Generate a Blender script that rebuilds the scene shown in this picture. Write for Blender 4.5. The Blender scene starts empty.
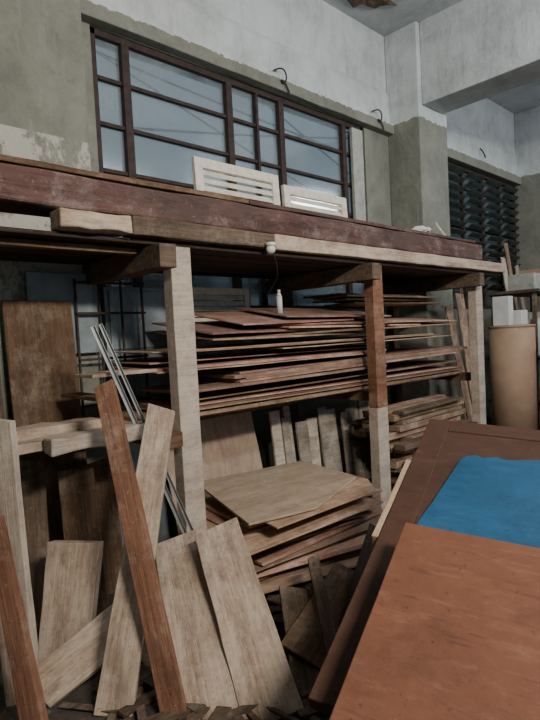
import bpy, bmesh, math, random
from mathutils import Vector, Matrix
random.seed(7)
S=bpy.context.scene
COL=S.collection
# ---------------------------------------------------------------- camera
a=math.radians(46.5);p=math.radians(2.55);ro=math.radians(3.0)
F=Vector((math.cos(a),math.sin(a),0));R=Vector((math.sin(a),-math.cos(a),0))
fw=F*math.cos(p)-Vector((0,0,1))*math.sin(p)
u=R.cross(fw)
xr=R*math.cos(ro)-u*math.sin(ro); yu=R*math.sin(ro)+u*math.cos(ro)
cd=bpy.data.cameras.new('camera'); cam=bpy.data.objects.new('camera',cd); COL.objects.link(cam)
M=Matrix((xr,yu,-fw)).transposed().to_4x4(); M.translation=Vector((0,0,1.5))
cam.matrix_world=M
cd.sensor_fit='VERTICAL'; cd.sensor_height=36; cd.lens=27; cd.clip_start=0.02
S.camera=cam
# ---------------------------------------------------------------- material helpers
class NT:
    def __init__(s,name):
        s.m=bpy.data.materials.new(name); s.m.use_nodes=True
        s.t=s.m.node_tree; s.n=s.t.nodes; s.l=s.t.links
        s.b=s.n['Principled BSDF']; s.out=s.n['Material Output']
    def new(s,t,**k):
        x=s.n.new(t)
        for a_,v in k.items(): setattr(x,a_,v)
        return x
    def noise(s,vec,scale,detail=6,rough=.6,dist=0):
        x=s.new('ShaderNodeTexNoise'); x.inputs['Scale'].default_value=scale
        x.inputs['Detail'].default_value=detail; x.inputs['Roughness'].default_value=rough
        x.inputs['Distortion'].default_value=dist
        s.l.new(vec,x.inputs['Vector']); return x.outputs['Fac']
    def mapping(s,vec,sc,loc=(0,0,0)):
        x=s.new('ShaderNodeMapping'); x.inputs['Scale'].default_value=sc; x.inputs['Location'].default_value=loc
        s.l.new(vec,x.inputs['Vector']); return x.outputs['Vector']
    def ramp(s,fac,stops):
        x=s.new('ShaderNodeValToRGB'); e=x.color_ramp.elements
        while len(e)<len(stops): e.new(.5)
        for i,(q,c) in enumerate(stops):
            e[i].position=q; e[i].color=(c if len(c)==4 else (*c,1)) if hasattr(c,'__len__') else (c,c,c,1)
        s.l.new(fac,x.inputs['Fac']); return x.outputs['Color']
    def mix(s,fac,A,B,mode='MIX'):
        x=s.new('ShaderNodeMix',data_type='RGBA',blend_type=mode)
        for i,v in ((0,fac),(6,A),(7,B)):
            if hasattr(v,'is_output'): s.l.new(v,x.inputs[i])
            else: x.inputs[i].default_value=v if i==0 else (*v,1)
        return x.outputs[2]
    def math(s,op,A,B=None):
        x=s.new('ShaderNodeMath',operation=op)
        for i,v in ((0,A),(1,B)):
            if v is None: continue
            if hasattr(v,'is_output'): s.l.new(v,x.inputs[i])
            else: x.inputs[i].default_value=v
        return x.outputs[0]
    def bump(s,h,strength=.3,dist=.01):
        x=s.new('ShaderNodeBump'); x.inputs['Strength'].default_value=strength; x.inputs['Distance'].default_value=dist
        s.l.new(h,x.inputs['Height']); s.l.new(x.outputs['Normal'],s.b.inputs['Normal'])
def wood(name,dark,light,dust,dustamt=.5,var=.35,rough=.8,spec=.2,grain=22,stain=None,fleck=.35,dirt=.6,hue=.02):
    t=NT(name)
    tc=t.new('ShaderNodeTexCoord'); geo=t.new('ShaderNodeNewGeometry')
    comb=t.new('ShaderNodeCombineXYZ')
    k=t.math('MULTIPLY',geo.outputs['Random Per Island'],17.0)
    for i in range(3): t.l.new(k,comb.inputs[i])
    add=t.new('ShaderNodeVectorMath',operation='ADD')
    t.l.new(tc.outputs['Object'],add.inputs[0]); t.l.new(comb.outputs[0],add.inputs[1])
    v=add.outputs[0]
    g=t.noise(t.mapping(v,(1.0,grain,grain)),1.6,10,.7,.5)
    g2=t.noise(t.mapping(v,(3,110,110)),1.0,4,.6)
    base=t.ramp(g,[(.32,dark),(.66,light)])
    base=t.mix(t.ramp(g2,[(.3,fleck),(.47,0.0)]),base,tuple(c*.3 for c in dark))
    d=t.noise(v,4.5,12,.8,.2)
    amt=t.ramp(d,[(.60-dustamt*.35,0),(.74-dustamt*.2,.9)])
    base=t.mix(amt,base,dust)
    if stain:
        st=t.ramp(t.noise(t.mapping(v,(.5,2,2)),2.2,8,.7),[(.5,0),(.58,.85)])
        base=t.mix(st,base,stain)
    gm=t.ramp(t.noise(t.mapping(v,(1,3.0,3.0),(5,2,1)),2.4,12,.8,.3),[(.48,0),(.62,dirt)])
    base=t.mix(gm,base,tuple(c*.5 for c in dark))
    sp=t.ramp(t.noise(v,55,4,.7),[(.62,0),(.69,.6)])
    base=t.mix(sp,base,tuple(c*.3 for c in dark))
    ws=t.ramp(t.noise(t.mapping(v,(1,1,1),(9,4,7)),38,3,.7),[(.66,0),(.72,.5)])
    base=t.mix(ws,base,tuple(min(1,c*1.25) for c in dust))
    h=t.new('ShaderNodeHueSaturation')
    r2=t.math('FRACT',t.math('MULTIPLY',geo.outputs['Random Per Island'],7.31))
    r3=t.math('FRACT',t.math('MULTIPLY',geo.outputs['Random Per Island'],23.7))
    t.l.new(t.math('ADD',t.math('MULTIPLY',r2,var*2),1-var),h.inputs['Value'])
    t.l.new(t.math('ADD',t.math('MULTIPLY',r3,hue*2),.5-hue),h.inputs['Hue'])
    t.l.new(base,h.inputs['Color'])
    t.l.new(h.outputs[0],t.b.inputs['Base Color'])
    t.b.inputs['Roughness'].default_value=rough
    t.b.inputs['Specular IOR Level'].default_value=spec
    t.bump(t.math('ADD',g,g2),.45,.007)
    return t.m
def panelmat(name,c,worn,dark,rough=(.45,.75)):
    t=NT(name); tc=t.new('ShaderNodeTexCoord'); v=tc.outputs['Object']
    n=t.noise(v,2.6,12,.78,.3); n2=t.noise(t.mapping(v,(9,2.2,2)),3,9,.75,.4); n3=t.noise(t.mapping(v,(26,3,3)),2,4,.6)
    n4=t.noise(t.mapping(v,(1.4,1,1),(2,7,1)),3.5,12,.82,.2)
    b=t.ramp(n,[(.3,tuple(x*.70 for x in c)),(.7,tuple(x*1.22 for x in c))])
    b=t.mix(t.ramp(n2,[(.54,0),(.68,.55)]),b,worn)
    b=t.mix(t.ramp(n4,[(.52,0),(.62,.55)]),b,tuple(x*.6 for x in c))
    b=t.mix(t.ramp(n3,[(.60,0),(.68,.45)]),b,dark)
    sp=t.ramp(t.noise(v,30,5,.7),[(.62,0),(.68,.8)]); b=t.mix(sp,b,dark)
    t.l.new(b,t.b.inputs['Base Color']); t.b.inputs['Specular IOR Level'].default_value=.3
    t.l.new(t.ramp(n2,[(.3,rough[0]),(.7,rough[1])]),t.b.inputs['Roughness'])
    t.bump(n2,.2,.005); return t.m
def plain(name,c,rough=.7,metal=0,var=.25,scale=8,spec=.3):
    t=NT(name); tc=t.new('ShaderNodeTexCoord')
    n=t.noise(tc.outputs['Object'],scale,8,.7)
    t.l.new(t.ramp(n,[(.3,tuple(x*(1-var) for x in c)),(.7,tuple(min(1,x*(1+var)) for x in c))]),t.b.inputs['Base Color'])
    t.b.inputs['Roughness'].default_value=rough; t.b.inputs['Metallic'].default_value=metal
    t.b.inputs['Specular IOR Level'].default_value=spec
    t.bump(n,.15,.004)
    return t.m
def plaster(name,zsplit=4.04,patch=False,white=(.58,.62,.63),grey=(.235,.243,.205)):
    t=NT(name); geo=t.new('ShaderNodeNewGeometry'); v=geo.outputs['Position']
    sep=t.new('ShaderNodeSeparateXYZ'); t.l.new(v,sep.inputs[0])
    n1=t.noise(v,2.2,11,.75,.3); n2=t.noise(v,14,6,.7); n3=t.noise(t.mapping(v,(5,5,.6)),2,8,.75)
    n4=t.noise(t.mapping(v,(1,1,1),(4,8,2)),1.1,12,.8,.4)
    wh=t.ramp(n1,[(.3,tuple(c*.68 for c in white)),(.55,white),(.8,tuple(min(1,c*1.12) for c in white))])
    wh=t.mix(t.ramp(n3,[(.52,0),(.72,.5)]),wh,(.30,.32,.31))
    wh=t.mix(t.ramp(n4,[(.57,0),(.68,.3)]),wh,(.33,.35,.33))
    gr=t.ramp(n1,[(.3,tuple(c*.65 for c in grey)),(.7,tuple(c*1.2 for c in grey))])
    gr=t.mix(t.ramp(n3,[(.56,0),(.70,.5)]),gr,(.35,.355,.32))
    gr=t.mix(t.ramp(n4,[(.52,0),(.64,.45)]),gr,(.14,.145,.12))
    gr=t.mix(t.ramp(n2,[(.60,0),(.70,.4)]),gr,(.10,.10,.085))
    if patch:
        pz=t.math('MULTIPLY',t.math('LESS_THAN',sep.outputs['Z'],2.85),t.math('GREATER_THAN',sep.outputs['Z'],1.5))
        pm_=t.ramp(t.noise(t.mapping(v,(1.3,1.3,.8),(3.1,0,.4)),2.6,12,.8),[(.46,0),(.50,.9)])
        gr=t.mix(t.math('MULTIPLY',pz,pm_),gr,(.46,.45,.41))
    zz=t.math('ADD',sep.outputs['Z'],t.math('MULTIPLY',t.math('SUBTRACT',n2,.5),.12))
    c=t.mix(t.math('GREATER_THAN',zz,zsplit),gr,wh)
    t.l.new(c,t.b.inputs['Base Color']); t.b.inputs['Roughness'].default_value=.85
    t.b.inputs['Specular IOR Level'].default_value=.2
    t.bump(t.math('ADD',n1,t.math('MULTIPLY',n2,.5)),.6,.035)
    return t.m

m_wall=plaster('wall_plaster')
m_pier=plaster('pier_plaster',patch=True)
m_ceil=plaster('ceiling_plaster',zsplit=-5,white=(.46,.49,.50))
m_beamc=plaster('concrete_beam_plaster',zsplit=-5,white=(.55,.585,.60))
t=NT('floor_concrete'); geo=t.new('ShaderNodeNewGeometry'); v=geo.outputs['Position']
n=t.noise(v,3,9,.7); n2=t.noise(v,30,5,.7)
t.l.new(t.mix(t.ramp(n2,[(.5,0),(.75,.5)]),t.ramp(n,[(.3,(.022,.019,.016)),(.7,(.065,.055,.048))]),(.12,.095,.075)),t.b.inputs['Base Color'])
t.b.inputs['Roughness'].default_value=.9; t.bump(n2,.5,.01); m_floor=t.m

w_grey=wood('weathered_pale_wood',(.24,.168,.118),(.46,.36,.275),(.50,.42,.345),.5,.12)
w_post=wood('dusty_post_wood',(.27,.21,.165),(.45,.38,.31),(.50,.44,.375),.6,.05,dirt=.4)
w_red=wood('reddish_stud_wood',(.13,.060,.036),(.25,.125,.078),(.33,.24,.18),.27,.1)
w_purple=wood('purple_brown_beam_wood',(.065,.036,.032),(.140,.075,.066),(.25,.205,.19),.32,.05,stain=(.078,.052,.046),dirt=.75,grain=14)
w_dark=wood('dark_aged_wood',(.06,.042,.03),(.14,.10,.072),(.23,.19,.15),.25,.2)
w_ddark=wood('very_dark_wood',(.024,.017,.013),(.058,.042,.033),(.10,.085,.07),.15,.3)
w_brown=wood('brown_old_board',(.078,.045,.027),(.165,.102,.063),(.25,.195,.145),.3,.12)
w_ply=wood('plywood_sheet_wood',(.24,.125,.085),(.43,.265,.19),(.50,.385,.315),.42,.46,dirt=.42,hue=.020)
w_plyt=wood('pale_plywood_wood',(.29,.205,.15),(.44,.325,.25),(.46,.37,.30),.4,.08,grain=9,dirt=.35)
w_mix=wood('mixed_timber_wood',(.12,.075,.05),(.30,.20,.14),(.42,.34,.26),.35,.5)
w_upr=wood('pale_offcut_wood',(.30,.25,.20),(.55,.48,.41),(.60,.54,.47),.4,.40)
w_orange=panelmat('orange_brown_panel',(.178,.074,.042),(.25,.13,.083),(.06,.03,.022))
w_door=panelmat('dark_brown_door_paint',(.075,.036,.024),(.11,.066,.046),(.03,.017,.014))
w_yel=wood('fresh_pine_wood',(.34,.24,.15),(.50,.37,.24),(.5,.42,.33),.2,.06,dirt=.2)
m_white=plain('chipped_white_paint',(.64,.60,.52),.7,0,.28,14)
m_blue=panelmat('blue_painted_sheet',(.018,.090,.19),(.03,.12,.225),(.012,.05,.10))
m_frame=plain('dark_window_iron',(.042,.028,.025),.7,0,.5,20)
m_pale=plain('pale_window_trim',(.36,.37,.34),.7,0,.3,10)
m_slat=plain('dark_green_glass_slat',(.035,.045,.043),.25,0,.5,6,.5)
m_metal=plain('galvanised_metal',(.42,.43,.44),.45,.7,.2,10)
m_gmet=plain('grey_painted_metal',(.22,.26,.28),.5,.2,.3,5)
m_card=plain('brown_cardboard',(.38,.26,.18),.8,0,.15,4)
m_card2=plain('pinkish_cardboard',(.34,.21,.16),.8,0,.12,4)
m_wbox=plain('white_carton',(.56,.57,.57),.7,0,.15,6)
m_cable=plain('black_cable',(.02,.02,.022),.6)
m_scar=plain('exposed_ceiling_brick',(.11,.075,.05),.95,0,.7,25)
m_rubble=plain('white_mortar_lump',(.55,.54,.5),.9,0,.25,20)
m_ext=plain('exterior_render',(.20,.24,.26),.9,0,.5,.6)
m_por=plain('porcelain',(.58,.56,.50),.4)
def glassmat(name,tint,dc,lo,hi):
    t=NT(name)
    tc=t.new('ShaderNodeNewGeometry')
    n=t.noise(t.mapping(tc.outputs['Position'],(1,1,1.4)),1.3,9,.7,.8)
    tr=t.new('ShaderNodeBsdfTransparent'); tr.inputs[0].default_value=(*tint,1)
    gl=t.new('ShaderNodeBsdfGlossy'); gl.inputs['Roughness'].default_value=.10; gl.inputs[0].default_value=(.7,.75,.8,1)
    df=t.new('ShaderNodeBsdfDiffuse'); df.inputs[0].default_value=(*dc,1)
    m1=t.new('ShaderNodeMixShader'); m1.inputs[0].default_value=.22
    t.l.new(tr.outputs[0],m1.inputs[1]); t.l.new(gl.outputs[0],m1.inputs[2])
    m2=t.new('ShaderNodeMixShader'); t.l.new(t.ramp(n,[(.35,lo),(.7,hi)]),m2.inputs[0])
    t.l.new(m1.outputs[0],m2.inputs[1]); t.l.new(df.outputs[0],m2.inputs[2])
    t.l.new(m2.outputs[0],t.out.inputs['Surface']); return t.m
m_glass=glassmat('dirty_window_glass',(.82,.90,.96),(.30,.36,.39),.15,.55)
m_glass2=glassmat('dark_dirty_window_glass',(.50,.58,.58),(.12,.14,.14),.3,.7)

# ---------------------------------------------------------------- geometry helpers
def add_box(bm,lo,hi,mat=None,seg=1,jit=0,bev=0,mi=0):
    lo=Vector(lo);hi=Vector(hi); d=hi-lo
    ax=max(range(3),key=lambda i:d[i])
    o=[i for i in range(3) if i!=ax]
    rings=[]
    for k in range(seg+1):
        s_=k/seg; r=[]
        for (p_,q_) in ((0,0),(1,0),(1,1),(0,1)):
            c=[0,0,0]; c[ax]=lo[ax]+d[ax]*s_
            c[o[0]]=lo[o[0]]+d[o[0]]*p_; c[o[1]]=lo[o[1]]+d[o[1]]*q_
            c=Vector(c)
            if jit: c+=Vector((random.uniform(-jit,jit) for _ in range(3)))
            if mat: c=mat@c
            r.append(bm.verts.new(c))
        rings.append(r)
    fs=[]
    for k in range(seg):
        A,B=rings[k],rings[k+1]
        for i in range(4):
            j=(i+1)%4; fs.append(bm.faces.new((A[i],A[j],B[j],B[i])))
    fs.append(bm.faces.new(rings[0][::-1])); fs.append(bm.faces.new(rings[-1]))
    for f_ in fs: f_.material_index=mi
    return fs
def finish(bm,name,mats,parent=None,mw=None,bevel=.004):
    bmesh.ops.recalc_face_normals(bm,faces=bm.faces)
    me=bpy.data.meshes.new(name); bm.to_mesh(me); bm.free()
    if not isinstance(mats,(list,tuple)): mats=[mats]
    for m_ in mats: me.materials.append(m_)
    o=bpy.data.objects.new(name,me); COL.objects.link(o)
    if mw is not None: o.matrix_world=mw
    if parent: o.parent=parent
    if bevel:
        b=o.modifiers.new('bevel','BEVEL'); b.width=bevel; b.segments=2; b.limit_method='ANGLE'
    return o
def box(name,lo,hi,m,parent=None,seg=1,jit=0,bevel=.004):
    bm=bmesh.new(); c=(Vector(lo)+Vector(hi))/2
    add_box(bm,Vector(lo)-c,Vector(hi)-c,None,seg,jit)
    return finish(bm,name,m,parent,Matrix.Translation(c),bevel)
def plank(name,a1,a2,b1,b2,th,m,seg=8,jit=.0025,parent=None,tw=None,chip=.02):
    """board with end corners a1,a2 and b1,b2 on its front face; thickness th goes away from the viewer side"""
    a1,a2,b1,b2=map(Vector,(a1,a2,b1,b2))
    A=(a1+a2)/2;B=(b1+b2)/2; X=(B-A).normalized(); W=((a2-a1)+(b2-b1))/2
    Y=(W-X*W.dot(X)).normalized(); Z=X.cross(Y)
    L=(B-A).length; wa=(a2-a1).length/2; wb=(b2-b1).length/2
    mid=(A+B)/2
    if Z.dot(mid-Vector((0,0,1.5)))<0: Z=-Z; Y=-Y
    mw=Matrix((X,Y,Z)).transposed().to_4x4(); mw.translation=mid
    bm=bmesh.new(); rings=[]
    ea=random.uniform(-chip,chip)
    for k in range(seg+1):
        s_=k/seg; w=wa+(wb-wa)*s_; x=-L/2+L*s_
        r=[]
        for (yy,zz) in ((-w,0),(w,0),(w,th),(-w,th)):
            xx=x+(ea*(yy/w if w else 0) if k in(0,) else 0)
            r.append(bm.verts.new((xx+random.uniform(-jit,jit),yy+random.uniform(-jit,jit),zz+random.uniform(-jit,jit)*.6)))
        rings.append(r)
    for k in range(seg):
        P_,Q_=rings[k],rings[k+1]
        for i in range(4):
            j=(i+1)%4; bm.faces.new((P_[i],P_[j],Q_[j],Q_[i]))
    bm.faces.new(rings[0][::-1]); bm.faces.new(rings[-1])
    return finish(bm,name,m,parent,mw,.004)
def empty(name,loc=(0,0,0)):
    e=bpy.data.objects.new(name,None); e.location=loc; COL.objects.link(e); e.empty_display_size=.1
    bpy.context.view_layer.update(); return e
def keep(o,par):
    mw=o.matrix_world.copy(); o.parent=par; o.matrix_parent_inverse=par.matrix_world.inverted(); o.matrix_world=mw
def multi(name,boxes,m,bevel=.004,seg=1,jit=0,parent=None):
    bm=bmesh.new(); 
    for b in boxes: add_box(bm,b[0],b[1],None,seg,jit,mi=b[2] if len(b)>2 else 0)
    return finish(bm,name,m,parent,None,bevel)
def cyl(bm,p0,p1,r0,r1=None,n=20,mi=0,cap=True):
    p0=Vector(p0);p1=Vector(p1); r1=r0 if r1 is None else r1
    z=(p1-p0).normalized(); x=z.orthogonal().normalized(); y=z.cross(x)
    A=[bm.verts.new(p0+(x*math.cos(2*math.pi*i/n)+y*math.sin(2*math.pi*i/n))*r0) for i in range(n)]
    B=[bm.verts.new(p1+(x*math.cos(2*math.pi*i/n)+y*math.sin(2*math.pi*i/n))*r1) for i in range(n)]
    for i in range(n):
        f_=bm.faces.new((A[i],A[(i+1)%n],B[(i+1)%n],B[i])); f_.material_index=mi; f_.smooth=True
    if cap:
        bm.faces.new(A[::-1]).material_index=mi; bm.faces.new(B).material_index=mi
def tube(name,pts,r,m,parent=None):
    c=bpy.data.curves.new(name,'CURVE'); c.dimensions='3D'; c.bevel_depth=r; c.bevel_resolution=3
    s_=c.splines.new('NURBS'); s_.points.add(len(pts)-1); s_.use_endpoint_u=True; s_.order_u=3
    for i,q in enumerate(pts): s_.points[i].co=(*q,1)
    o=bpy.data.objects.new(name,c); COL.objects.link(o); c.materials.append(m)
    if parent: o.parent=parent
    return o

# ---------------------------------------------------------------- room shell
H=5.16; YW=3.9
SILL=1.75; TOP=3.93
multi('wall_back',[((-2.5,YW,0),(2.0,4.15,H)),((2.0,YW,0),(5.45,4.15,SILL)),((2.0,YW,TOP),(5.45,4.15,H)),
   ((5.45,YW,0),(6.62,4.15,H)),((6.62,YW,0),(9.9,4.15,SILL)),((6.62,YW,TOP-.02),(9.9,4.15,H)),((9.9,YW,0),(15,4.15,H))],m_wall,bevel=0)
multi('wall_left',[((-2.7,-4,0),(-2.5,4.15,H))],m_wall,bevel=0)
multi('wall_right',[((15,-4,0),(15.2,4.15,H))],m_wall,bevel=0)
multi('floor',[((-2.7,-4,-.1),(15.2,4.15,0))],m_floor,bevel=0)
multi('ceiling',[((-2.7,-4,H),(15.2,4.15,H+.15))],m_ceil,bevel=0)
box('pier_column',(.55,3.45,0),(1.72,3.9,H),m_pier,bevel=.012,seg=8,jit=.006)
box('concrete_column',(5.95,3.45,0),(6.62,3.9,H),m_wall,bevel=.012,seg=10,jit=.006)
box('concrete_column.001',(9.9,3.45,0),(10.6,3.9,H),m_wall,bevel=.012)
box('ceiling_beam',(6.02,-4,4.19),(6.52,3.45,H),m_beamc,bevel=.012,seg=14,jit=.006)
box('ceiling_beam.001',(9.95,-4,4.19),(10.5,3.45,H),m_beamc,bevel=.012)
box('trim_1',(1.72,3.80,3.93),(5.95,3.9,4.05),m_wall,bevel=.008,seg=12,jit=.004)
box('trim_2',(6.62,3.80,3.91),(9.9,3.9,4.05),m_wall,bevel=.008)
box('trim_3',(1.9,3.82,1.70),(5.5,3.9,1.76),m_wall,bevel=.008)
def band(name,x0,x1):
    bm=bmesh.new(); n=60; rows=6; g=[]
    for j in range(rows+1):
        r=[]
        for i in range(n+1):
            x=x0+(x1-x0)*i/n
            z=4.05+.42*j/rows+ (random.uniform(-.015,.015) if j==rows else 0)
            y=YW-.03-random.uniform(0,.012) if j<rows else YW-.001
            r.append(bm.verts.new((x,y,z)))
        g.append(r)
    for j in range(rows):
        for i in range(n): bm.faces.new((g[j][i],g[j][i+1],g[j+1][i+1],g[j+1][i])).smooth=True
    return finish(bm,name,m_wall,None,None,0)
band('trim_4',1.72,5.95); band('trim_5',6.62,9.9)
bm=bmesh.new(); cx,cy=4.98,3.50; ring=[]
for i in range(26):
    an=2*math.pi*i/26; r=1+random.uniform(-.25,.25)
    ring.append(bm.verts.new((cx+.46*r*math.cos(an),cy+.26*r*math.sin(an),H-.004)))
inn=[bm.verts.new((cx+(v_.co.x-cx)*.75+random.uniform(-.02,.02),cy+(v_.co.y-cy)*.75,H-.02-random.uniform(0,.02))) for v_ in ring]
c0=bm.verts.new((cx,cy,H-.012))
for i in range(26):
    j=(i+1)%26; bm.faces.new((ring[i],ring[j],inn[j],inn[i])); bm.faces.new((inn[i],inn[j],c0))
finish(bm,'ceiling_spalled_patch',m_scar,None,None,0)

# ---------------------------------------------------------------- windows
def window(name,x0,x1,vx,hz,z0,z1,y=3.97,thick=(),gm=None):
    e=empty(name,((x0+x1)/2,y,(z0+z1)/2))
    b=[((x0,y-.05,z1-.05),(x1,y+.03,z1)),((x0,y-.05,z0),(x1,y+.03,z0+.05)),((x0,y-.05,z0),(x0+.05,y+.03,z1)),((x1-.05,y-.05,z0),(x1,y+.03,z1))]
    for x in vx:
        w=.034 if x in thick else .015
        b.append(((x-w,y-.055,z0+.04),(x+w,y+.02,z1-.04)))
    for z in hz: b.append(((x0+.04,y-.04,z-.015),(x1-.04,y+.012,z+.015)))
    o=multi('frame',b,m_frame,.003); keep(o,e)
    o=multi('glass_panes',[((x0+.04,y-.003,z0+.04),(x1-.04,y+.003,z1-.04))],gm or m_glass,0); keep(o,e)
    return e
w1=window('window_1',2.0,5.45,[2.30,3.37,3.72,4.06,5.08],[3.57,3.22,2.86,2.5,2.14],SILL,TOP,thick=(2.30,3.37,4.06,5.08))
o=box('open_vent_sash',(5.16,3.86,2.6),(5.36,3.90,3.86),m_pale); keep(o,w1)
w2=window('window_2',6.62,9.9,[7.3,7.95,8.6,9.25],[3.6,3.3,3.0,2.7,2.4,2.1],SILL,TOP-.02,thick=(7.3,8.6),gm=m_glass2)
bm=bmesh.new()
for x in (6.7,7.36,8.02,8.67,9.33):
    z=3.80
    while z>1.95:
        add_box(bm,(0,-.045,-.002),(.52,.045,.002),Matrix.Translation((x,3.87,z))@Matrix.Rotation(-.65,4,'X')); z-=.13
o=finish(bm,'louvre_slats',m_slat,None,None,0); keep(o,w2)
e=empty('neighbouring_building',(5,9,0))
o=box('facade',(-6,9,0),(22,9.3,3.6),m_ext); keep(o,e)
o=box('eave',(-6,8.2,3.6),(22,9.4,3.85),m_pale); keep(o,e)
o=multi('facade_windows',[((x,8.95,1.6),(x+1.5,9.0,2.9)) for x in range(-4,20,3)],m_frame); keep(o,e)
for i,(p0,p1) in enumerate((((1.5,4.6,5.4),(9,5.2,3.2)),((2.5,4.6,3.5),(9,4.9,4.9)),((1.2,4.7,4.6),(8,5,2.9)),((2,4.8,4.3),(9,5,4.1)))):
    o=tube('reflection_streak_%d'%i,[p0,tuple((Vector(p0)+Vector(p1))/2-Vector((0,0,.15))),p1],.012,m_cable); keep(o,e)  # dark tubes behind the glass, modelled in place of diagonal ceiling reflections
for i,x in enumerate((3.98,5.62)):
    y=3.78
    tube('wall_hook'+('' if i==0 else '.%03d'%i),[(x-.08,3.84,4.12),(x-.02,y,4.16),(x+.05,y,4.08),(x,y,3.98),(x-.05,y,4.03),(x+.03,y,4.0),(x+.07,y,3.92)],.008,m_cable)
tube('wall_hook.002',[(8.4,3.84,4.25),(8.4,3.78,4.18),(8.45,3.78,4.1)],.010,m_cable)

# ---------------------------------------------------------------- storage rack
rack=empty('timber_storage_rack',(3.7,3.0,0))
def rk(o): keep(o,rack); return o
yf=2.6
rk(box('post_1',(1.735,yf,0),(1.875,yf+.09,2.04),w_post,seg=10,jit=.002))
rk(box('post_2_upper',(3.66,yf,.86),(3.80,yf+.09,2.04),w_red,seg=8,jit=.002))
rk(box('post_2_lower',(3.655,yf+.004,0),(3.805,yf+.094,.86),w_post,seg=6,jit=.002))
rk(box('post_3',(5.48,yf,0),(5.62,yf+.09,2.04),w_post,seg=8,jit=.002))
for i,x in enumerate((1.735,3.66,5.48)):
    rk(box('rear_post_%d'%i,(x,3.62,0),(x+.12,3.71,2.04),w_dark))
for i,x in enumerate((1.60,3.52,5.36)):
    rk(box('upper_bearer_%d'%i,(x,2.50,1.90),(x+.11,3.75,2.03),w_dark,seg=5,jit=.003))
    rk(box('lower_bearer_%d'%i,(x+.25 if i else x+.01,2.56 if i==0 else 2.70,.90),(x+.36 if i else x+.12,3.75,.985),w_brown,seg=5,jit=.003))
rk(box('lower_rail',(.82,3.1,.93),(5.75,3.2,.985),w_dark))
bm=bmesh.new()
for k in range(6):
    y0=2.60+k*.185
    add_box(bm,(.80+random.uniform(-.1,.2),y0,2.035),(6.05+random.uniform(-.1,.1),y0+.165,2.06),None,10,.003)
rk(finish(bm,'upper_deck',w_ddark))
box('purple_brown_timber',(.15,2.58,2.175),(5.62,2.82,2.342),w_purple,seg=24,jit=.006,bevel=.014)
box('grey_brown_board',(.15,2.59,2.350),(2.35,2.82,2.380),w_brown,seg=10,jit=.003)
box('grey_brown_board.001',(2.36,2.595,2.350),(5.5,2.80,2.376),w_purple,seg=12,jit=.003)
box('grey_timber',(2.52,2.545,2.068),(6.1,2.66,2.166),w_grey,seg=16,jit=.003,bevel=.008)
box('dark_timber',(1.47,2.535,2.068),(2.51,2.66,2.166),w_dark,seg=8,jit=.003,bevel=.008)
box('broken_timber_end',(1.09,2.53,2.072),(1.46,2.66,2.162),w_grey,seg=5,jit=.008,bevel=.008)
box('thin_dark_batten',(.86,2.70,1.995),(1.58,2.76,2.028),w_brown,seg=5,jit=.002)
def stackmesh(name,items,m,bevel=.002):
    bm=bmesh.new()
    for (cx,cy,cz,lx,ly,t_,rz,rx,ry) in items:
        mt=Matrix.Translation((cx,cy,cz))@Matrix.Rotation(rz,4,'Z')@Matrix.Rotation(rx,4,'X')@Matrix.Rotation(ry,4,'Y')
        add_box(bm,(-lx/2,-ly/2,0),(lx/2,ly/2,t_),mt,6,.0022)
    return finish(bm,name,m,None,None,bevel)
it=[]; z=.995; k=0
while z<1.46:
    nb=random.choice((1,1,2,3,4))
    up=(z-1.0)/.6
    if k%3!=1: X0=random.uniform(1.40,1.95)+(.25 if up>.5 else 0); X1=random.uniform(3.9,4.9)
    else: X0=random.uniform(2.2,3.0); X1=random.uniform(5.1,5.85)
    if z<1.12: X0=random.uniform(1.5,1.95); X1=random.uniform(5.2,5.8)
    RZ=random.uniform(-.025,.025); RY=random.uniform(-.009,.009); RX=.01+.12*max(0,up-.25)*random.random()
    for j in range(nb):
        t_=random.choice((.008,.012,.018,.026))
        x0=X0+random.uniform(-.08,.14); x1=X1+random.uniform(-.2,.2); y0=2.72+random.uniform(0,.08)+(.05 if abs(RZ)>.015 else 0); ly=random.uniform(.52,.60)
        it.append(((x0+x1)/2,y0+ly/2,z,x1-x0,ly,t_,RZ*.7,RX,RY))
        z+=t_+.001
    z+=random.choice((.012,.02,.035,.05)); k+=1
for (cx,lx,zz,rz,rx,ry) in ((2.95,1.75,1.500,.06,.12,.004),(3.15,1.6,1.525,-.045,.14,-.01),(3.75,1.9,1.55,.03,.10,.01),(2.75,1.4,1.555,.10,.16,0),(3.40,1.5,1.592,-.06,.15,.012),(4.6,1.6,1.52,.03,.08,-.01),(3.0,1.3,1.625,.06,.19,-.012),(3.5,1.3,1.655,-.03,.17,.01),(4.7,1.3,1.57,-.03,.1,.012)):
    it.append((cx,3.08,zz+.02,lx,.62,.012,rz,rx,ry))
stackmesh('plywood_sheet_stack',it,w_ply)
box('loose_board',(1.28,2.72,1.325),(1.68,2.95,1.345),w_grey,seg=4,jit=.003)
box('loose_board.001',(1.30,2.74,1.20),(1.42,3.2,1.22),w_brown,seg=4,jit=.003)
box('shelf_board',(.84,2.69,.992),(1.72,2.82,1.045),w_grey,seg=8,jit=.006)
box('shelf_board.001',(.98,2.56,.985),(1.56,2.68,1.06),w_post,seg=6,jit=.008,bevel=.01)
box('shelf_board.002',(.90,2.84,.995),(1.38,2.99,1.09),w_grey,seg=5,jit=.008)
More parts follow.
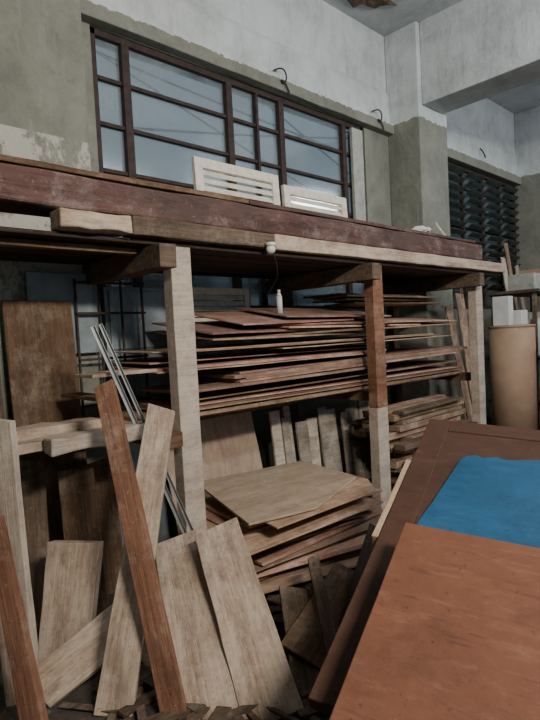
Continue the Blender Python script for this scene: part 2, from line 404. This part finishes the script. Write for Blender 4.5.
def shutter(name,x0,x1,y,z0,z1,tilt=0.0,mat=m_white,pitch=.045,fr=.055):
    bm=bmesh.new(); s_=fr; W=x1-x0; Hh=z1-z0
    for lo,hi in (((0,0,0),(s_,.035,Hh)),((W-s_,0,0),(W,.035,Hh)),((s_,0,0),(W-s_,.035,s_)),((s_,0,Hh-s_),(W-s_,.035,Hh))): add_box(bm,lo,hi)
    n=int((Hh-2*s_)/pitch)
    for i in range(n):
        zc=s_+(i+.5)*(Hh-2*s_)/n
        add_box(bm,(s_-.002,-pitch*.52,-.004),(W-s_+.002,pitch*.52,.004),Matrix.Translation((0,.02,zc))@Matrix.Rotation(.95,4,'X'))
    mw=Matrix.Translation((x0,y,z0))@Matrix.Rotation(tilt,4,'X')
    return finish(bm,name,mat,None,mw,.002)
shutter('louvred_shutter_panel',2.46,3.34,3.26,2.068,2.87,-.05,m_white,.058,.075)
shutter('louvred_shutter_panel.001',3.42,4.29,3.28,2.068,2.81,-.05,m_white,.058,.075)
shutter('stored_louvred_shutter',2.36,3.15,3.52,1.25,1.92,-.03,m_white)
bm=bmesh.new(); bmesh.ops.create_icosphere(bm,subdivisions=3,radius=.08)
for v_ in bm.verts: v_.co*=1+random.uniform(-.15,.15); v_.co.z*=.5; v_.co.x*=1.5
finish(bm,'mortar_lump',m_rubble,None,Matrix.Translation((4.6,2.70,2.415)),0)
bm=bmesh.new(); cyl(bm,(0,0,0),(0,0,-.022),.032,.032); 
bmesh.ops.create_icosphere(bm,subdivisions=3,radius=.030,matrix=Matrix.Translation((.0,0,-.042)))
for f_ in bm.faces: f_.smooth=True
finish(bm,'light_bulb_holder',m_por,None,Matrix.Translation((2.43,2.50,2.095)),0)
tube('bulb_flex',[(2.52,2.575,2.06),(2.60,2.6,1.93),(2.68,2.75,1.86),(2.70,2.85,1.78)],.004,m_cable)
bm=bmesh.new(); cyl(bm,(0,0,0),(0,0,.13),.022); cyl(bm,(0,0,.13),(0,0,.16),.022,.010); cyl(bm,(0,0,.16),(0,0,.18),.012)
finish(bm,'plastic_bottle',m_wbox,None,Matrix.Translation((2.90,2.92,1.665)),0)
bm=bmesh.new(); add_box(bm,(1.76,3.48,.0),(2.25,3.60,1.90)); add_box(bm,(1.79,3.465,1.0),(2.22,3.48,1.42)); add_box(bm,(1.79,3.465,1.46),(2.22,3.48,1.87))
finish(bm,'grey_metal_cabinet',m_gmet)
box('grey_metal_panel',(1.22,3.395,1.45),(1.68,3.42,1.97),m_gmet)
b=[]
for x in (1.50,1.66,1.82,1.98): b.append(((x,3.36,1.0),(x+.014,3.374,1.93)))
for z in (1.1,1.4,1.7,1.9): b.append(((1.50,3.345,z),(2.0,3.359,z+.016)))
multi('window_grille',b,m_frame,.002)

# ---------------------------------------------------------------- below the shelf
it=[];z=.005;k=0
while z<.405:
    t_=random.choice((.012,.016,.02,.03))
    it.append((2.50+random.uniform(-.12,.16),2.56+random.uniform(-.12,.08),z,1.12+random.uniform(-.2,.25),.68+random.uniform(-.1,.1),t_,-.12+random.uniform(-.16,.12),random.uniform(-.008,.008),random.uniform(-.006,.006)))
    z+=t_+random.uniform(.004,.022)
def polysheet(name,pts,th,m):
    bm=bmesh.new(); c=sum((Vector(q) for q in pts),Vector())/len(pts)
    T=[bm.verts.new(Vector(q)-c) for q in pts]; B=[bm.verts.new(Vector(q)-c-Vector((0,0,th))) for q in pts]
    bm.faces.new(T); bm.faces.new(B[::-1]); n=len(pts)
    for i in range(n): bm.faces.new((T[i],B[i],B[(i+1)%n],T[(i+1)%n]))
    return finish(bm,name,m,None,Matrix.Translation(c),.002)
stackmesh('offcut_sheet_pile',it,w_ply)
polysheet('plywood_offcut',[(1.90,2.24,.475),(2.35,2.14,.47),(3.02,2.36,.47),(3.14,3.0,.48),(2.2,3.15,.49)],.014,w_plyt)
polysheet('plywood_offcut.001',[(2.0,2.12,.45),(2.9,2.1,.448),(3.08,2.3,.45),(3.2,3.0,.455),(2.2,3.1,.46)],.010,w_ply)
plank('leaning_plywood_sheet',(2.10,3.44,.90),(3.0,3.44,.93),(2.10,3.22,.01),(3.0,3.22,.01),.012,w_plyt)
bm=bmesh.new(); x=3.12
while x<4.75:
    w=random.choice((.06,.08,.11,.14)); h=random.uniform(.72,.88)
    add_box(bm,(-w/2,0,0),(w/2,.025,h),Matrix.Translation((x+w/2,3.22+random.uniform(0,.06),0.003))@Matrix.Rotation(random.uniform(-.05,.05),4,'Y')@Matrix.Rotation(-.1,4,'X'),6,.002)
    x+=w+random.uniform(.004,.03)
finish(bm,'upright_board_offcuts',w_upr)
it=[];z=.003
while z<.74:
    t_=random.choice((.025,.035,.05,.06)); y=2.50+random.uniform(-.03,.05)
    if z>.5: y+=.20
    for j in range(3):
        w=random.uniform(.11,.14)
        x0=3.98+random.uniform(-.05,.3); x1=5.3+random.uniform(-.1,.15)
        it.append(((x0+x1)/2,y+w/2,z,x1-x0,w,t_,random.uniform(-.02,.02),0,random.uniform(-.004,.004)))
        y+=w+.012
    z+=t_+.005
stackmesh('timber_pile',it,w_mix,.003)
box('stacked_timber',(4.05,2.1,.0),(5.2,2.26,.09),w_brown,seg=6,jit=.002)
box('stacked_timber.001',(4.0,2.12,.095),(5.3,2.28,.18),w_grey,seg=6,jit=.002)
box('stacked_timber.002',(4.1,1.90,.0),(5.4,2.06,.12),w_mix,seg=6,jit=.002)

# ---------------------------------------------------------------- boards leaning at left/front
plank('wide_pale_plank',(1.507,2.60,.404),(1.686,2.43,.446),(1.13,1.79,0),(1.27,1.62,0),.035,w_grey)
plank('wide_pale_plank.001',(1.60,2.34,.50),(1.775,2.18,.535),(1.29,1.61,0),(1.45,1.43,0),.035,w_grey)
plank('red_brown_stud',(1.17,2.48,1.32),(1.235,2.41,1.31),(1.065,1.86,0),(1.14,1.79,0),.05,w_red)
plank('grey_plank',(1.45,2.47,1.17),(1.56,2.38,1.155),(.885,2.08,0),(.99,1.96,0),.03,w_grey)
def channel(name,p0,p1,w=.035):
    p0=Vector(p0);p1=Vector(p1); X=(p1-p0).normalized(); V=(p0+p1)/2-Vector((0,0,1.5)); Z=(V-X*V.dot(X)).normalized(); Y=Z.cross(X)
    mw=Matrix((X,Y,Z)).transposed().to_4x4(); mw.translation=(p0+p1)/2; L=(p1-p0).length/2
    bm=bmesh.new()
    add_box(bm,(-L,-w/2,0),(L,w/2,.003)); add_box(bm,(-L,-w/2,-.02),(L,-w/2+.003,0)); add_box(bm,(-L,w/2-.003,-.02),(L,w/2,0))
    return finish(bm,name,m_metal,None,mw,.001)
channel('metal_channel',(1.30,2.72,1.60),(1.79,2.44,.01),.026)
channel('metal_channel.001',(1.335,2.70,1.61),(1.83,2.42,.01),.020)
plank('dark_weathered_board',(1.06,3.36,1.80),(1.47,3.36,1.78),(1.06,3.22,0),(1.47,3.22,0),.035,w_brown)
plank('aged_back_board',(.80,3.38,1.45),(1.02,3.36,1.43),(.80,3.2,0),(1.03,3.2,0),.03,w_dark)
plank('dark_plank',(1.15,2.95,.84),(1.30,2.84,.81),(1.14,2.86,.0),(1.30,2.74,.0),.03,w_brown)
plank('pale_frame_rail',(.745,2.66,1.19),(.81,2.58,1.18),(.74,2.50,0),(.79,2.43,0),.04,w_post)
plank('thin_grey_batten',(.66,2.60,1.10),(.70,2.56,1.09),(.66,2.42,0),(.70,2.38,0),.03,w_grey)
plank('block_board',(.98,2.70,.55),(1.16,2.52,.51),(.86,2.62,0),(1.03,2.46,0),.09,w_grey)
plank('leaning_red_batten',(.585,2.24,.86),(.625,2.20,.85),(.62,2.08,0),(.685,2.02,0),.05,w_red)
plank('low_plank',(.74,2.42,.10),(.78,2.27,.0),(1.22,2.40,.28),(1.24,2.22,.18),.03,w_grey)
plank('dark_board_scrap',(.95,3.12,.90),(1.12,3.05,.88),(.9,2.95,0),(1.06,2.9,0),.02,w_dark)
plank('short_brown_board',(1.36,3.12,.80),(1.56,3.12,.78),(1.36,3.02,0),(1.56,3.02,0),.02,w_brown)
plank('brown_plywood_scrap',(2.25,1.92,.21),(2.50,1.72,.06),(1.60,1.72,.12),(1.72,1.40,.02),.014,w_brown)
plank('splintered_board',(1.9,2.02,.18),(2.05,1.92,.16),(1.48,1.52,.02),(1.62,1.43,.02),.02,w_dark)
plank('fallen_dark_board',(2.5,1.95,.05),(2.7,1.85,.05),(1.75,1.35,.04),(1.9,1.25,.04),.02,w_ddark)
plank('fallen_grey_lath',(2.95,1.98,.04),(3.02,1.90,.04),(2.0,1.72,.03),(2.03,1.64,.03),.02,w_grey)
plank('fallen_brown_board',(3.5,2.3,.05),(3.6,2.2,.05),(2.6,1.55,.03),(2.7,1.45,.03),.03,w_brown)
plank('fallen_dark_lath',(2.1,2.0,.30),(2.14,1.95,.29),(1.50,1.30,.02),(1.54,1.26,.02),.02,w_dark)
plank('fallen_dark_lath.001',(2.6,1.95,.33),(2.66,1.90,.32),(1.75,1.58,.03),(1.80,1.53,.03),.02,w_ddark)
bm=bmesh.new()
for i in range(110):
    x=random.uniform(.6,2.5); y=random.uniform(1.2,2.2)
    l=random.uniform(.04,.20)
    add_box(bm,(-l,-random.uniform(.008,.035),0),(l,random.uniform(.008,.035),random.uniform(.004,.016)),Matrix.Translation((x,y,.001+random.uniform(0,.02)))@Matrix.Rotation(random.uniform(0,3.1),4,'Z')@Matrix.Rotation(random.uniform(-.05,.05),4,'Y'),2,.001)
finish(bm,'wood_scrap_debris',w_dark,None,None,0)

# ---------------------------------------------------------------- stacked door and panels, front right
U=Vector((.908,.289,.303)).normalized(); V=Vector((.328,-.945,-.084)); V=(V-U*V.dot(U)).normalized(); N=U.cross(-V)
def pm(origin):
    m_=Matrix((U,-V,N)).transposed().to_4x4(); m_.translation=Vector(origin); return m_
O=Vector((2.61,1.52,1.01))
bm=bmesh.new(); L,W=1.72,1.0; s_=.11
add_box(bm,(-L+.05,-W+.05,-.03),(-.05,-.05,-.006))
for lo,hi in (((-L,-s_,-.045),(0,0,0)),((-L,-W,-.045),(0,-W+s_,0)),((-L,-W+s_,-.045),(-L+s_,-s_,0)),((-s_,-W+s_,-.045),(0,-s_,0)),((-L*.55,-W+s_,-.045),(-L*.55+s_,-s_,0))): add_box(bm,lo,hi,None,6,.0008)
finish(bm,'dark_wooden_door',w_door,None,pm(O))
bm=bmesh.new(); add_box(bm,(-1.0,.004,-.17),(-.42,.030,-.010),None,8,.002)
finish(bm,'pine_batten',w_yel,None,pm(O))
pts=[(-1.05,-.10),(-.88,-.128),(-.74,-.155),(-.6,-.178),(-.47,-.20),(-.385,-.215),(-.355,-.235),(-.335,-.27),(-.350,-.31),(-.325,-.36),(-.345,-.41),(-.325,-.47),(-.310,-.53),(-.326,-.60),(-.32,-.95),(-1.1,-.95)]
bm=bmesh.new(); T=[bm.verts.new((x,y,.012)) for x,y in pts]; B=[bm.verts.new((x,y,.003)) for x,y in pts]
bm.faces.new(T);bm.faces.new(B[::-1])
for i in range(len(pts)): j=(i+1)%len(pts); bm.faces.new((T[i],B[i],B[j],T[j]))
finish(bm,'blue_sheet',m_blue,None,pm(O),.002)
OA=Vector((1.64,1.07,.81))
bm=bmesh.new(); add_box(bm,(-1.0,-.95,-.022),(0,0,0),None,8,.0008)
finish(bm,'orange_plywood_panel',w_orange,None,pm(OA))
bm=bmesh.new(); add_box(bm,(-.95,-.93,-.060),(-.03,-.02,-.026),None,8,.0008)
finish(bm,'dark_plywood_panel',w_ddark,None,pm(OA))
bm=bmesh.new(); add_box(bm,(-.93,-.93,-.112),(-.05,-.05,-.064),None,8,.0008)
finish(bm,'dark_plywood_panel.001',w_dark,None,pm(OA))
def sawhorse(name,lx):
    Mx=pm(O); e=empty(name,tuple((Mx@Vector((lx,-.5,-.1)))[:2])+(0,))
    A=Mx@Vector((lx,-.10,-.05)); B=Mx@Vector((lx,-.92,-.05))
    bm=bmesh.new(); X=(B-A).normalized(); Z=N; Y=Z.cross(X)
    mt=Matrix((X,Y,Z)).transposed().to_4x4(); mt.translation=(A+B)/2
    Lh=(B-A).length/2
    add_box(bm,(-Lh,-.04,-.09),(Lh,.04,0),mt,4,.001)
    o=finish(bm,'crossbar',w_dark); keep(o,e)
    d=Vector((X.x,X.y,0)).normalized(); s2=Vector((-d.y,d.x,0))
    k=0
    for Q in (A+X*.1,B-X*.1):
        for sg in (-1,1):
            p0=Q-Vector((0,0,.06))+s2*sg*.05; p1=Vector((Q.x,Q.y,0))+s2*sg*.18
            bm=bmesh.new(); ax=(p1-p0); m3=ax.to_track_quat('Z','Y').to_matrix().to_4x4(); m3.translation=p0
            add_box(bm,(-.03,-.02,0),(.03,.02,ax.length-.012),m3)
            o=finish(bm,'leg_%d'%k,w_dark); keep(o,e); k+=1
sawhorse('sawhorse',-.35); sawhorse('sawhorse.001',-1.35)

# ---------------------------------------------------------------- right background clutter
bm=bmesh.new(); cyl(bm,(0,0,0),(0,0,1.45),.27,n=40); cyl(bm,(0,0,1.45),(0,0,1.475),.278,n=40)
finish(bm,'cardboard_drum',m_card,None,Matrix.Translation((6.95,2.85,0)),0)
bm=bmesh.new(); cyl(bm,(0,0,0),(0,0,1.30),.25,n=40); cyl(bm,(0,0,1.3),(0,0,1.325),.258,n=40)
finish(bm,'pinkish_drum',m_card2,None,Matrix.Translation((7.05,2.20,0)),0)
box('white_carton',(6.76,2.80,1.478),(6.90,3.00,1.84),m_wbox)
box('white_carton.001',(6.94,2.72,1.478),(7.14,2.95,1.66),m_wbox)
box('white_carton.002',(6.93,2.06,1.328),(7.17,2.34,1.52),m_wbox)
box('small_carton',(6.97,2.1,1.522),(7.13,2.28,1.66),m_pale)
bm=bmesh.new()
for lo,hi in (((7.5,2.75,.0),(7.55,2.80,1.9)),((8.9,2.75,0),(8.95,2.80,1.9)),((7.5,3.3,0),(7.55,3.35,1.9)),((8.9,3.3,0),(8.95,3.35,1.9)),((7.45,2.7,1.9),(9.0,3.4,1.94)),((7.45,2.7,1.0),(9.0,3.4,1.04)),((7.45,2.7,.4),(9.0,3.4,.44))): add_box(bm,lo,hi)
finish(bm,'metal_shelving',w_dark)
for i,(x,y,w,h) in enumerate(((7.6,2.8,.35,.22),(8.0,2.8,.3,.3),(8.4,2.85,.4,.2))):
    box('stored_carton'+('' if i==0 else '.%03d'%i),(x,y,1.942),(x+w,y+.35,1.942+h),[m_pale,m_card,m_gmet][i])
for i,(x,y,w,h) in enumerate(((7.6,2.8,.35,.5),(8.0,2.8,.32,.6),(8.4,2.8,.4,.45))):
    box('stored_box'+('' if i==0 else '.%03d'%i),(x,y,1.042),(x+w,y+.35,1.042+h),[m_wbox,m_pale,m_card][i])
plank('leaning_white_board',(8.05,2.50,2.45),(8.25,2.50,2.40),(8.0,2.2,.0),(8.2,2.2,.0),.02,m_wbox)
for i,(x,w,z,mm,lean) in enumerate(((6.75,.10,2.45,w_upr,.10),(7.0,.14,2.2,w_mix,.0),(7.25,.08,2.75,w_dark,.15),(9.05,.16,2.6,w_upr,-.1),(9.35,.12,2.85,w_mix,-.25),(9.6,.14,2.5,w_grey,-.1))):
    plank('tall_leaning_board'+('' if i==0 else '.%03d'%i),(x+lean,3.80,z),(x+lean+w,3.80,z-.02),(x,3.50,0),(x+w,3.50,0),.02,mm)
plank('leaning_pale_board',(5.95,3.2,1.75),(6.1,3.2,1.75),(5.95,2.9,0),(6.1,2.9,0),.02,w_mix)
plank('leaning_brown_board',(6.2,3.2,1.9),(6.4,3.2,1.9),(6.2,2.95,0),(6.4,2.95,0),.02,w_mix)
plank('thin_lath',(5.95,3.3,2.75),(5.99,3.3,2.75),(6.1,2.9,2.07),(6.14,2.9,2.07),.02,w_upr)
box('white_offcut',(5.1,2.86,2.068),(5.9,3.0,2.13),w_upr,seg=5,jit=.003)
box('white_offcut.001',(5.3,3.02,2.068),(5.9,3.2,2.17),m_white,seg=5,jit=.003)
it=[(4.6+random.uniform(-.2,.2),3.2+random.uniform(-.1,.1),1.76+i*.025,1.5,.4,.014,random.uniform(-.03,.03),0,0) for i in range(4)]
stackmesh('spare_board_stack',it,w_mix)

# ---------------------------------------------------------------- light
w=bpy.data.worlds.new('dusk_sky'); S.world=w; w.use_nodes=True
nt=w.node_tree; bg=nt.nodes['Background']; bg.inputs[1].default_value=.50
bg.inputs[0].default_value=(.54,.64,.72,1)
def tubelamp(name,loc,tgt,power,sx,sy,col):
    e=empty(name,loc)
    l=bpy.data.lights.new(name+'_light','AREA'); l.energy=power; l.shape='RECTANGLE'; l.size=sx; l.size_y=sy; l.color=col
    o=bpy.data.objects.new(name+'_light',l); COL.objects.link(o)
    o.matrix_world=Matrix.Translation(loc)@(Vector(tgt)-Vector(loc)).to_track_quat('-Z','Y').to_matrix().to_4x4()
    keep(o,e)
    h=box('housing',(loc[0]-.7,loc[1]-.08,loc[2]+.10),(loc[0]+.7,loc[1]+.08,loc[2]+.18),m_wbox); keep(h,e)
    h=box('suspension_rod',(loc[0]-.01,loc[1]-.01,loc[2]+.18),(loc[0]+.01,loc[1]+.01,H-.001),m_metal); keep(h,e)
tubelamp('fluorescent_lamp',(.9,-1.8,3.55),(3.2,3.1,1.4),240,1.1,.25,(1.0,.91,.79))
tubelamp('fluorescent_lamp.001',(4.6,-.8,4.2),(5.2,3.6,2.6),100,1.4,.3,(.97,.98,1.0))
tubelamp('fluorescent_lamp.002',(8.6,.5,4.2),(8.6,3.2,2.0),50,1.4,.3,(.97,.98,1.0))
